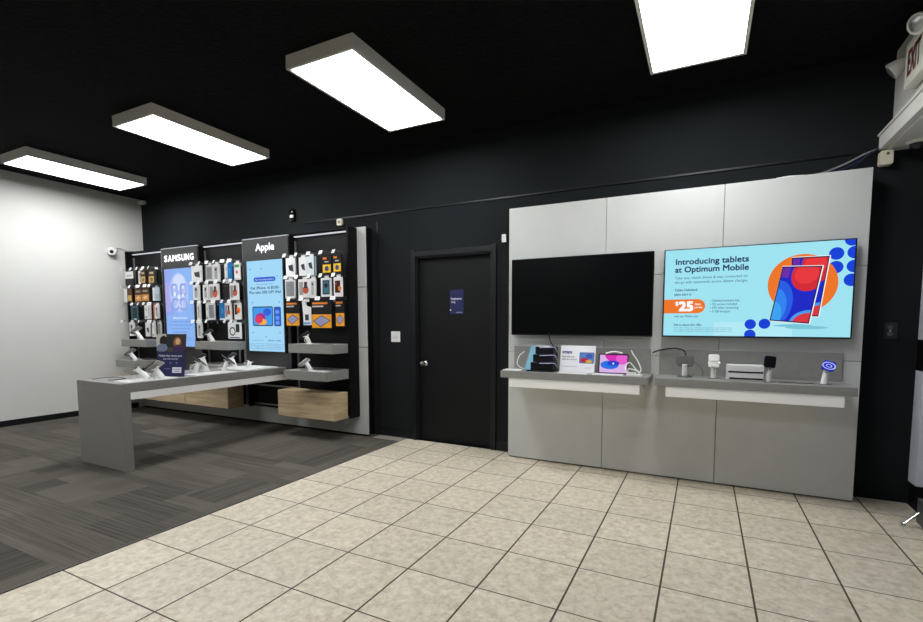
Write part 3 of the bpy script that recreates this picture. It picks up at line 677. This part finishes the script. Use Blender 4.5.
stand((-1.72, 1.87, tz), .03, .12, .02, 'white phone stand just right of the navy poster', dev=('smartphone', 'black smartphone tilted down right of the navy poster', 'phone', .16, .078, M_black, SC, 0))
stand((-1.98, 2.17, tz-.009), -.045, .15, .0, 'thick white phone stand with wide claw bracket, middle of the table', r=.028, dev=('smartphone', 'small dark smartphone on the thick white stand in the table middle', 'phone', .09, .07, DG, SC, 0))
stand((-1.62, 2.12, tz), .035, .12, .02, 'white phone stand leaning right carrying the navy phone', dev=('smartphone', 'navy blue smartphone tilted on a white stand, table edge side', 'phone', .16, .078, NVD, NVD, 0))
stand((-1.88, 2.46, tz), -.05, .125, .0, 'white phone stand leaning left behind the navy phone', dev=('smartphone', 'small dark phone on the leaning stand behind the navy phone', 'phone', .09, .07, DG, SC, .02))
stand((-1.80, 2.56, tz), .028, .075, .0, 'short empty white phone stand nearest the right portrait screen')
stand((-1.0, 2.745, 1.08), -.04, .09, .0, 'white phone stand on the upper shelf of the bay nearest the door', dev=('smartphone', 'black smartphone on the upper shelf of the bay nearest the door', 'phone', .13, .07, M_black, SC, -.01))
stand((-.87, 2.63, .79), -.055, .09, .0, 'white phone stand on the lower shelf of the bay nearest the door', dev=('smartphone', 'pale smartphone on the lower shelf of the bay nearest the door', 'phone', .13, .07, WD, WD, -.02))
stand((-2.70, 2.76, 1.08), -.06, .10, .0, 'white phone stand on the upper shelf of the middle bay', dev=('smartphone', 'dark smartphone on the upper shelf of the middle bay', 'phone', .13, .075, DG, SC, 0))
stand((-4.16, 2.7, 1.08), -.08, .12, .0, 'white phone stand on the upper shelf beside the white wall', dev=('smartphone', 'grey smartphone on the upper shelf beside the white wall', 'phone', .16, .075, G, DG, 0))
stand((-4.18, 2.62, .79), -.08, .10, .0, 'white phone stand on the lower shelf beside the white wall', dev=('smartphone', 'silver smartphone on the lower shelf beside the white wall', 'phone', .16, .075, G, DG, 0))
tag(MB().box(-.09, .09, -.05, .05, 0, .004, M_white).box(-.06, .02, -.03, .02, .004, .0045, paint((120, 122, 126))).build('price_card', loc=(-.74, 2.64, .79)), 'white flat price card on the lower shelf nearest the door', 'price card')
tag(MB().box(-.07, .07, -.04, .04, 0, .004, paint((40, 40, 42))).build('price_card', loc=(-.75, 2.75, 1.08)), 'dark flat price card on the upper shelf nearest the door', 'price card')
# coiled cable on the table top
tag(MB().tube([(-.12, .02, 0), (-.15, .12, 0), (-.06, .2, 0), (.08, .2, 0), (.13, .12, 0), (.10, .04, 0)], .004, mat('grey_cable', (96, 96, 94), .5)).build('charging_cable', loc=(-2.05, 1.15, TZ+.004)), 'thin dark grey cable looped at the far left of the table top', 'cable')
tag(MB().lathe((0, 0, 0), [(.02, 0), (.028, .01), (.032, .035), (.026, .055), (.006, .062)], M_white).build('security_puck', smoothf=True, loc=(-1.93, 1.52, TZ)), 'white domed security puck between the left phone stands', 'puck')
# navy poster in a clear sign holder, on the table
pt = thing('poster_standee', 'navy poster with a photo of people on top, standing on the table', 'poster', (-1.725, 1.62, TZ), rotz=math.radians(20))
pt.scale = (.97, 1, .93); Mp = Matrix.Rotation(-math.radians(7), 4, 'X')
s = MB(); s.box(-.155, .155, -.004, .004, .0, .46, M_navy, Mp); s.build('board', pt)
s = MB(); y = -.0046
s.rect(-.155, .155, .27, .46, y, paint((58, 48, 42)), Mp); s.rect(-.155, -.06, .3, .46, y-.0003, paint((190, 190, 184)), Mp); s.rect(-.05, .05, .29, .46, y-.0003, paint((38, 44, 46)), Mp)
s.disc(-.09, .39, .042, y-.0006, paint((30, 24, 24)), M=Mp, rz=.05); s.disc(-.1, .31, .06, y-.0008, paint((120, 128, 150)), M=Mp, rz=.045)
s.disc(.065, .37, .045, y-.0006, paint((150, 96, 60)), M=Mp, rz=.06); s.disc(.07, .38, .026, y-.0008, paint((226, 180, 130)), M=Mp, rz=.034); s.disc(.085, .30, .065, y-.0007, paint((70, 44, 84)), M=Mp, rz=.045)
s.disc(.0, .29, .04, y-.0006, paint((76, 80, 60)), M=Mp, rz=.03); s.rect(-.155, .155, .24, .272, y-.001, M_navy, Mp)
s.text('Mobile that moves you', -.13, .218, .022, y-.001, paint((230, 232, 245)), w=.25, bold=.02, M=Mp); s.text('Save with internet', 0, .186, .02, y-.001, paint((200, 206, 230)), w=.16, bold=.015, align='C', M=Mp)
for x_ in (-.07, 0, .07): s.poly(rrect(x_, .15, .024, .024, .01), y-.001, paint((96, 106, 170)), Mp)
s.text('optimum', -.06, .085, .014, y-.001, paint((160, 166, 210)), w=.06, M=Mp)
s.rect(.025, .125, .045, .105, y-.001, paint((214, 214, 226)), Mp); s.rect(.04, .11, .06, .066, y-.0014, paint((120, 120, 160)), Mp); s.rect(.04, .11, .08, .086, y-.0014, paint((120, 120, 160)), Mp)
s.build('print', pt)
MB().box(-.16, .16, -.05, .04, 0, .006, mat('acrylic', (210, 214, 220), .1)).build('holder_base', pt, bevel=.001)
sb = MB(); sb.box(-.0015, .0015, -.15, -.02, 0, .44, mat('poster_side_white', (222, 218, 202), .5), Matrix.Translation((-.165, 0.19, .01)) @ Matrix.Rotation(.0, 4, 'Z')); sb.build('side_panel', pt)

# ------------------------------------------------------------------ things on the two wall shelves
SZ = .889
t = thing('tablet_charging_rack', 'black three tier rack of tablets with painted blue reflection on left faces, left wall shelf', 'rack', (1.73, 2.83, SZ))
MB().rbox(0, 0, .25, .2, 0, .012, .02, M_black, Matrix.Rotation(-PI/2, 4, 'X') @ Matrix.Translation((0, 0, 0))).build('base_pad', t, loc=(0, 0, .012))
sl = mat('pale_blue_reflection', (150, 196, 214), .3, emit=0)
for i in range(3):
    x0 = -.15+.022*i; x1 = .115; z0 = .013+.07*i
    tr = MB(); tr.box(x0+.03, x1, -.07, .08, z0, z0+.066, mat('rack_navy_black', (14, 15, 26), .2)); trb = tr.build('tier', t, bevel=.006)
    fc = MB(); fc.add([(x0, -.075, z0), (x0+.06, -.078, z0), (x0+.06, -.076, z0+.067), (x0+.021, -.073, z0+.067), (x0, .06, z0), (x0+.06, .06, z0), (x0+.06, .06, z0+.067), (x0+.021, .06, z0+.067)], [(0,1,2,3),(7,6,5,4),(0,3,7,4),(1,5,6,2),(3,2,6,7),(0,4,5,1)], glow((132, 186, 208), .8))  # pale blue reflection on the left side, painted as a glowing face
    fc.build('painted_reflection', t, bevel=.004)
    MB().tube([(x1-.12, -.076, z0+.058), (x1-.04, -.08, z0+.062), (x1+.01, -.05, z0+.06), (x1+.012, .0, z0+.03), (x1+.01, .05, z0+.01)], .004, mat('lilac_cable', (190, 190, 230), .4)).build('cable', t)
MB().box(-.06, .06, -.03, .04, .214, .222, M_white).build('top_cap', t, bevel=.003)
t = thing('tent_card', 'white tent card with a colourful tablet picture on the left wall shelf', 'sign', (2.045, 2.80, SZ), rotz=.02)
Mt = Matrix.Rotation(-math.radians(12), 4, 'X')
MB().box(-.15, .15, -.003, .003, 0, .235, mat('white_card', (236, 237, 240), .5), Mt).build('card_front', t)
MB().box(-.15, .15, -.003, .003, 0, .235, mat('white_card', (236, 237, 240), .5), Matrix.Translation((0, .1, 0)) @ Matrix.Rotation(math.radians(12), 4, 'X')).build('card_back', t)
s = MB(); y = -.0036
s.rect(-.135, -.05, .165, .185, y, paint((40, 60, 130)), Mt); s.text('Galaxy Tab', -.132, .168, .013, y-.0003, pw, w=.075, M=Mt)
s.text('Meet the new', -.135, .13, .018, y, paint((70, 70, 80)), w=.11, bold=.01, M=Mt); s.text('tablet for everyone', -.135, .108, .016, y, paint((70, 70, 80)), w=.13, bold=.01, M=Mt)
s.poly(rrect(.08, .13, .125, .095, .008), y, paint((30, 30, 50)), Mt); s.rect(.022, .138, .087, .173, y-.0003, paint((90, 130, 200)), Mt); s.disc(.06, .11, .035, y-.0006, paint((190, 40, 60)), M=Mt, rz=.02); s.disc(.1, .1, .028, y-.0008, paint((230, 190, 60)), M=Mt, rz=.013); s.disc(.1, .145, .03, y-.0006, paint((60, 90, 180)), M=Mt, rz=.02)
s.text('optimum', .07, .04, .012, y, paint((180, 150, 70)), w=.05, M=Mt); s.rect(-.135, .0, .05, .053, y, paint((150, 150, 156)), Mt)
s.build('print', t)
t = thing('tablet', 'tablet with magenta and blue screen standing on the left wall shelf', 'tablet', (2.345, 2.83, SZ), rotz=.03)
Mt = Matrix.Rotation(-math.radians(12), 4, 'X')
MB().rbox(0, .085, .245, .17, -.004, .004, .01, mat('tablet_body', (30, 30, 40), .3), Mt).build('body', t)
s = MB(); y = -.0046; cl = (-.112, .112, .01, .16)
s.rect(*cl, y, glow((214, 176, 226)), Mt); s.disc(.02, .16, .09, y-.0003, glow((214, 40, 176)), clip=cl, M=Mt, rz=.06); s.disc(.07, .13, .05, y-.0005, glow((226, 90, 200)), clip=cl, M=Mt, rz=.05)
s.disc(-.03, .075, .075, y-.0007, glow((30, 110, 226)), clip=cl, M=Mt, rz=.036); s.disc(-.0, .09, .05, y-.0009, glow((40, 60, 200)), clip=cl, M=Mt, rz=.022); s.disc(.0, .087, .008, y-.0011, glow((200, 220, 255)), M=Mt)
s.build('screen', t)
MB().box(-.08, .08, .0, .07, 0, .01, M_white).box(-.05, .05, .03, .045, .01, .15, M_white).build('stand', t)
MB().tube([(-.06, -.003, .172), (0, .02, .186), (.07, .03, .175)], .007, M_white).build('clip', t)
def mat_flat(x0, x1, y0, y1, label):
    tag(MB().box(-(x1-x0)/2, (x1-x0)/2, -(y1-y0)/2, (y1-y0)/2, 0, .006, M_white).build('white_keyboard', bevel=.002, loc=((x0+x1)/2, (y0+y1)/2, SZ)), label, 'keyboard')
mat_flat(2.2, 2.44, 2.69, 2.785, 'flat white keyboard lying in front of the magenta tablet')
tag(MB().box(-.12, .12, -.035, .035, 0, .004, M_white).build('price_card', loc=(2.03, 2.71, SZ)), 'flat white card lying in front of the white tent card', 'price card')
t = thing('wireless_charger', 'grey and white charger with white cables at the right end of the left shelf', 'charger', (2.525, 2.80, SZ))
MB().rbox(0, 0, .12, .06, 0, .012, .012, M_white, Matrix.Rotation(-PI/2, 4, 'X')).build('body', t, loc=(0, -.03, .012))
MB().rbox(0, 0, .07, .05, 0, .02, .012, M_white, Matrix.Rotation(-PI/2, 4, 'X')).build('plug', t, loc=(-.03, .03, .02))
for c_ in ([(.03, -.0, .012), (.045, .02, .05), (.01, .06, .12), (-.03, .09, .17), (-.045, .1, .2)], [(-.06, .0, .02), (-.08, .02, .06), (-.05, .05, .1), (.0, .04, .05), (.03, .02, .03)], [(-.06, .04, .01), (-.05, .0, .05), (.0, -.01, .045), (.04, .0, .02)]):
    MB().tube(c_, .0045, M_white).build('cable', t)
tag(MB().tube([(1.54-1.54, 0, 0), (-.05, -.02, .01), (-.09, -.03, .05), (-.08, -.0, .12), (-.04, .03, .16)], .004, M_white).build('charging_cable', loc=(1.575, 2.86, SZ+.006)), 'white cable looped left of the three tier tablet rack', 'cable')
tag(MB().box(-.08, .08, -.05, .05, 0, .008, M_white).build('price_card', loc=(1.475, 2.75, SZ)), 'white flat plate at the left end of the left wall shelf', 'price card')
tag(MB().tube([(0, 0, .15), (.03, -.01, .06), (.07, -.03, .02), (.1, -.04, -.03), (.085, -.03, -.09)], .005, M_black).build('power_cable', loc=(1.74, 2.95, 1.08)), 'black cable hanging from the switched-off television behind the tablet rack', 'cable')

t = thing('card_reader_hub', 'dark grey rounded hub on a white post at the left end of the right shelf', 'hub', (2.895, 2.86, SZ))
MB().rbox(0, .125, .125, .085, -.025, .01, .03, mat('hub_grey', (84, 84, 82), .5), Matrix.Rotation(-.25, 4, 'X')).build('head', t, bevel=.004)
MB().cyl((0, .02, 0), (0, .0, .10), .021, .019, M_white).build('post', t, smoothf=True); MB().lathe((.0, .02, 0), [(.06, 0), (.06, .003), (.002, .004)], paint((70, 70, 68))).build('base', t)
MB().tube([(.05, 0, .13), (.1, -.02, .1), (.13, -.03, .05), (.13, -.03, .012)], .0035, paint((90, 90, 88))).build('cable', t)
tag(MB().tube([(-.17, .06, .21), (-.1, .05, .235), (0, .04, .25), (.07, .03, .235), (.09, .0, .19)], .006, M_black).build('power_cable', loc=(2.81, 2.93, SZ-.03)), 'black cable arching from the gap between the televisions to the grey hub', 'cable')
def watch(x, y, lab, head, hw, hh, hz, tilt=0.0, extra=None):
    t = thing('device_stand', lab, 'device stand', (x, y, SZ))
    MB().lathe((0, 0, 0), [(.045, 0), (.045, .003), (.002, .004)], paint((120, 120, 118))).build('base', t)
    MB().cyl((0, 0, .003), (.012*tilt, .0, hz-hh/2), .021, .018, M_white).build('post', t, smoothf=True)
    Mh = Matrix.Translation((.02*tilt, -.012, hz)) @ Matrix.Rotation(.3*tilt, 4, 'Y') @ Matrix.Rotation(-.25, 4, 'X')
    MB().rbox(0, 0, hw, hh, -.012, .008, .012, head, Mh).build('head', t, bevel=.002)
    if extra: extra(t, Mh)
    cc = MB(); cc.disc(.008, hz-hh/2-.012, .006, -.026, M_chrome); cc.cyl((.008, -.018, hz-hh/2-.012), (.008, -.027, hz-hh/2-.012), .007, .005, M_chrome); cc.build('lock_button', t)
def ex1(t, Mh):
    MB().rbox(0, .022, .05, .05, -.02, -.012, .01, M_white, Mh).rbox(-.0, -.03, .045, .03, -.02, -.012, .008, M_white, Mh).build('front_plate', t)
    MB().cyl((-.04, 0, .12), (.045, 0, .12), .007, .007, M_chrome).build('pin', t)
watch(3.10, 2.86, 'white two part device stand between the grey hub and the silver box', M_white, .075, .10, .135, 0, ex1)
watch(3.455, 2.79, 'device stand with a black square head right of the silver box', mat('black_gloss', (12, 12, 20), .2), .075, .085, .145, .3)
def ex2(t, Mh):
    s = MB()
    for r0, r1, col in ((.03, .036, (200, 210, 250)), (.012, .016, (210, 220, 255))):
        for i in range(24):
            a0, a1 = 2*PI*i/24, 2*PI*(i+1)/24
            s.poly([(r*math.cos(a)*1.1, r*math.sin(a)*.7) for r, a in ((r0, a0), (r1, a0), (r1, a1), (r0, a1))], -.0135, glow(col), Mh)
    s.rbox(0, 0, .07, .066, -.013, -.012, .012, glow((30, 44, 190)), Mh); s.build('screen', t)
watch(3.79, 2.79, 'device stand with a bright blue tilted screen at the right shelf end', mat('blue_head', (24, 34, 140), .3), .075, .07, .13, .9, ex2)
t = thing('payment_printer', 'silver white box with two black slots on the right wall shelf', 'box', (3.305, 2.80, SZ))
MB().box(-.12, .12, -.05, .06, 0, .118, mat('silver_box', (216, 216, 214), .35)).build('body', t, bevel=.006)
MB().box(-.108, .115, -.0515, -.045, .06, .072, M_black).build('slot', t); MB().box(-.10, .115, -.0515, -.045, .012, .024, M_black).build('slot', t)
tag(MB().box(-.11, .11, -.008, .008, 0, .003, M_black).build('cable_cover', loc=(3.63, 2.79, SZ)), 'thin black strip lying on the right shelf beside the blue screen', 'strip')

# ------------------------------------------------------------------ small things on walls and storefront
t = thing('security_camera', 'white round security camera on the left wall beside the fixture', 'security camera', (XL, 2.735, 2.37))
Mc = Vector((.80, -.55, -.2)).normalized().to_track_quat('Z', 'Y').to_matrix()
MB().lathe((0, 0, 0), [(.055, 0), (.055, .012), (.03, .02), (.02, .035), (.005, .036)], M_white, M=Matrix.Rotation(PI/2, 3, 'Y')).build('mount', t, smoothf=True)
MB().lathe((.045, 0, 0), [(.02, -.02), (.05, -.015), (.062, .01), (.06, .03), (.045, .045), (.02, .047)], M_white, M=Mc).build('housing', t, smoothf=True)
MB().lathe(Vector((.045, 0, 0))+Mc@Vector((0, 0, .045)), [(.024, 0), (.024, .004), (.015, .008), (.003, .009)], M_black, M=Mc).build('lens', t, smoothf=True)
tag(MB().tube([(XL+.02, 2.78, 2.41), (XL+.02, 2.85, 2.43), (XL+.03, 2.95, 2.40), (-4.86, 3.02, 2.41)], .005, paint((120, 120, 118))).build('camera_cable'), 'thin cable running from the wall camera to the fixture top', 'cable')
tag(MB().rbox(-4.83, 3.165, .12, .05, YB-.05, YB, .01, M_white).build('corner_sensor'), 'small white sensor in the ceiling corner above the left wall', 'sensor')

t = thing('exit_sign', 'white emergency exit sign with red letters and two lamp heads', 'exit sign', (4.18, 2.62, 2.8))
MB().box(-.06, 0, -.17, .18, 0, .27, mat('exit_white', (226, 224, 212), .4)).build('housing', t, bevel=.004)
Mf = Matrix.Translation((-.0615, 0, 0)) @ Matrix.Rotation(-PI/2, 4, 'Z')
MB().text('EXIT', -.03, .06, .16, 0, mat('exit_red', (196, 96, 84), .5), w=.19, bold=.02, align='C', M=Mf).build('lettering', t)
for yy, zz, dv in ((.27, .19, Vector((-.75, .25, -.5))), (-.10, .27, Vector((-.6, -.4, -.35)))):
    q = dv.normalized().to_track_quat('Z', 'Y').to_matrix(); b0 = Vector((-.07, yy, zz))
    MB().lathe(b0, [(.012, -.05), (.03, -.045), (.045, -.01), (.056, .03), (.056, .042), (.05, .044)], mat('lamp_shell', (206, 204, 196), .35), M=q).lathe(b0, [(.05, .04), (.03, .05), (.004, .052)], M_alu, M=q).build('lamp_head', t, smoothf=True)
    MB().cyl((-.03, yy*.8, min(zz, .27)-.02), tuple(b0-q@Vector((0, 0, .04))), .012, .012, M_alu).build('lamp_arm', t)
t = thing('dome_camera', 'white dome camera under the white header at the top right', 'security camera', (4.27, 3.02, 2.54))
MB().lathe((0, 0, 0), [(.06, 0), (.058, -.012), (.045, -.02)][::-1], M_white).build('ring', t, smoothf=True)
MB().lathe((0, 0, -.012), [(.002, -.05), (.02, -.046), (.035, -.03), (.04, -.005)], mat('dome_dark', (40, 40, 42), .08)).build('dome', t, smoothf=True)
tag(MB().rbox(4.145, 2.485, .075, .10, 3.13, YB, .014, M_cream).disc(4.15, 2.51, .01, 3.129, paint((90, 86, 70))).build('smoke_sensor', bevel=.004), 'small cream sensor box hanging at the end of the white header', 'sensor')
for pts, lab, r_, mt in (([(3.46, 3.12, 2.408), (3.6, 3.10, 2.41), (3.75, 3.12, 2.42), (3.9, 3.14, 2.47), (4.02, 3.15, 2.53), (4.12, 3.17, 2.565)], 'pale grey cable running from the panel top up to the header', .006, paint((150, 150, 152))),
    ([(3.48, 3.09, 2.41), (3.56, 3.08, 2.413), (3.66, 3.1, 2.412)], 'short white cable end lying on the panel top edge', .008, M_white),
    ([(3.7, 3.12, 2.41), (3.88, 3.12, 2.43), (4.0, 3.13, 2.49), (4.1, 3.15, 2.56)], 'dark blue cable rising from the panel top beside the pale cable', .005, paint((34, 40, 76))),
    ([(3.92, 3.1, 2.405), (3.98, 3.12, 2.46), (4.06, 3.14, 2.54)], 'thin black blue cable nearest the panelled wall corner', .004, paint((40, 44, 66)))):
    tag(MB().tube(pts, r_, mt).build('loose_cable', smoothf=True), lab, 'cable')
t = thing('floor_stand', 'dark floor stand with a chrome foot at the right edge', 'floor stand', (4.30, 2.6, 0))
MB().box(.0, .08, -.7, .1, .03, .19, mat('dark_board', (58, 60, 64), .3), Matrix.Rotation(.0, 4, 'Z')).build('board', t, bevel=.004)
MB().cyl((-.07, .07, .012), (.02, .07, .12), .009, .007, M_chrome).cyl((-.085, .07, .008), (-.06, .07, .012), .014, .012, M_chrome).build('foot', t, smoothf=True)

# ------------------------------------------------------------------ world, view
wd = bpy.data.worlds.new('world'); bpy.context.scene.world = wd; wd.use_nodes = True
wd.node_tree.nodes['Background'].inputs['Color'].default_value = (*lin((190, 205, 235)), 1)
wd.node_tree.nodes['Background'].inputs['Strength'].default_value = .6
sc_ = bpy.context.scene
sc_.view_settings.view_transform = 'Standard'; sc_.view_settings.look = 'None'; sc_.view_settings.exposure = 0; sc_.view_settings.gamma = 1
sc_.cycles.use_denoising = True; sc_.cycles.max_bounces = 8; sc_.cycles.sample_clamp_indirect = 5
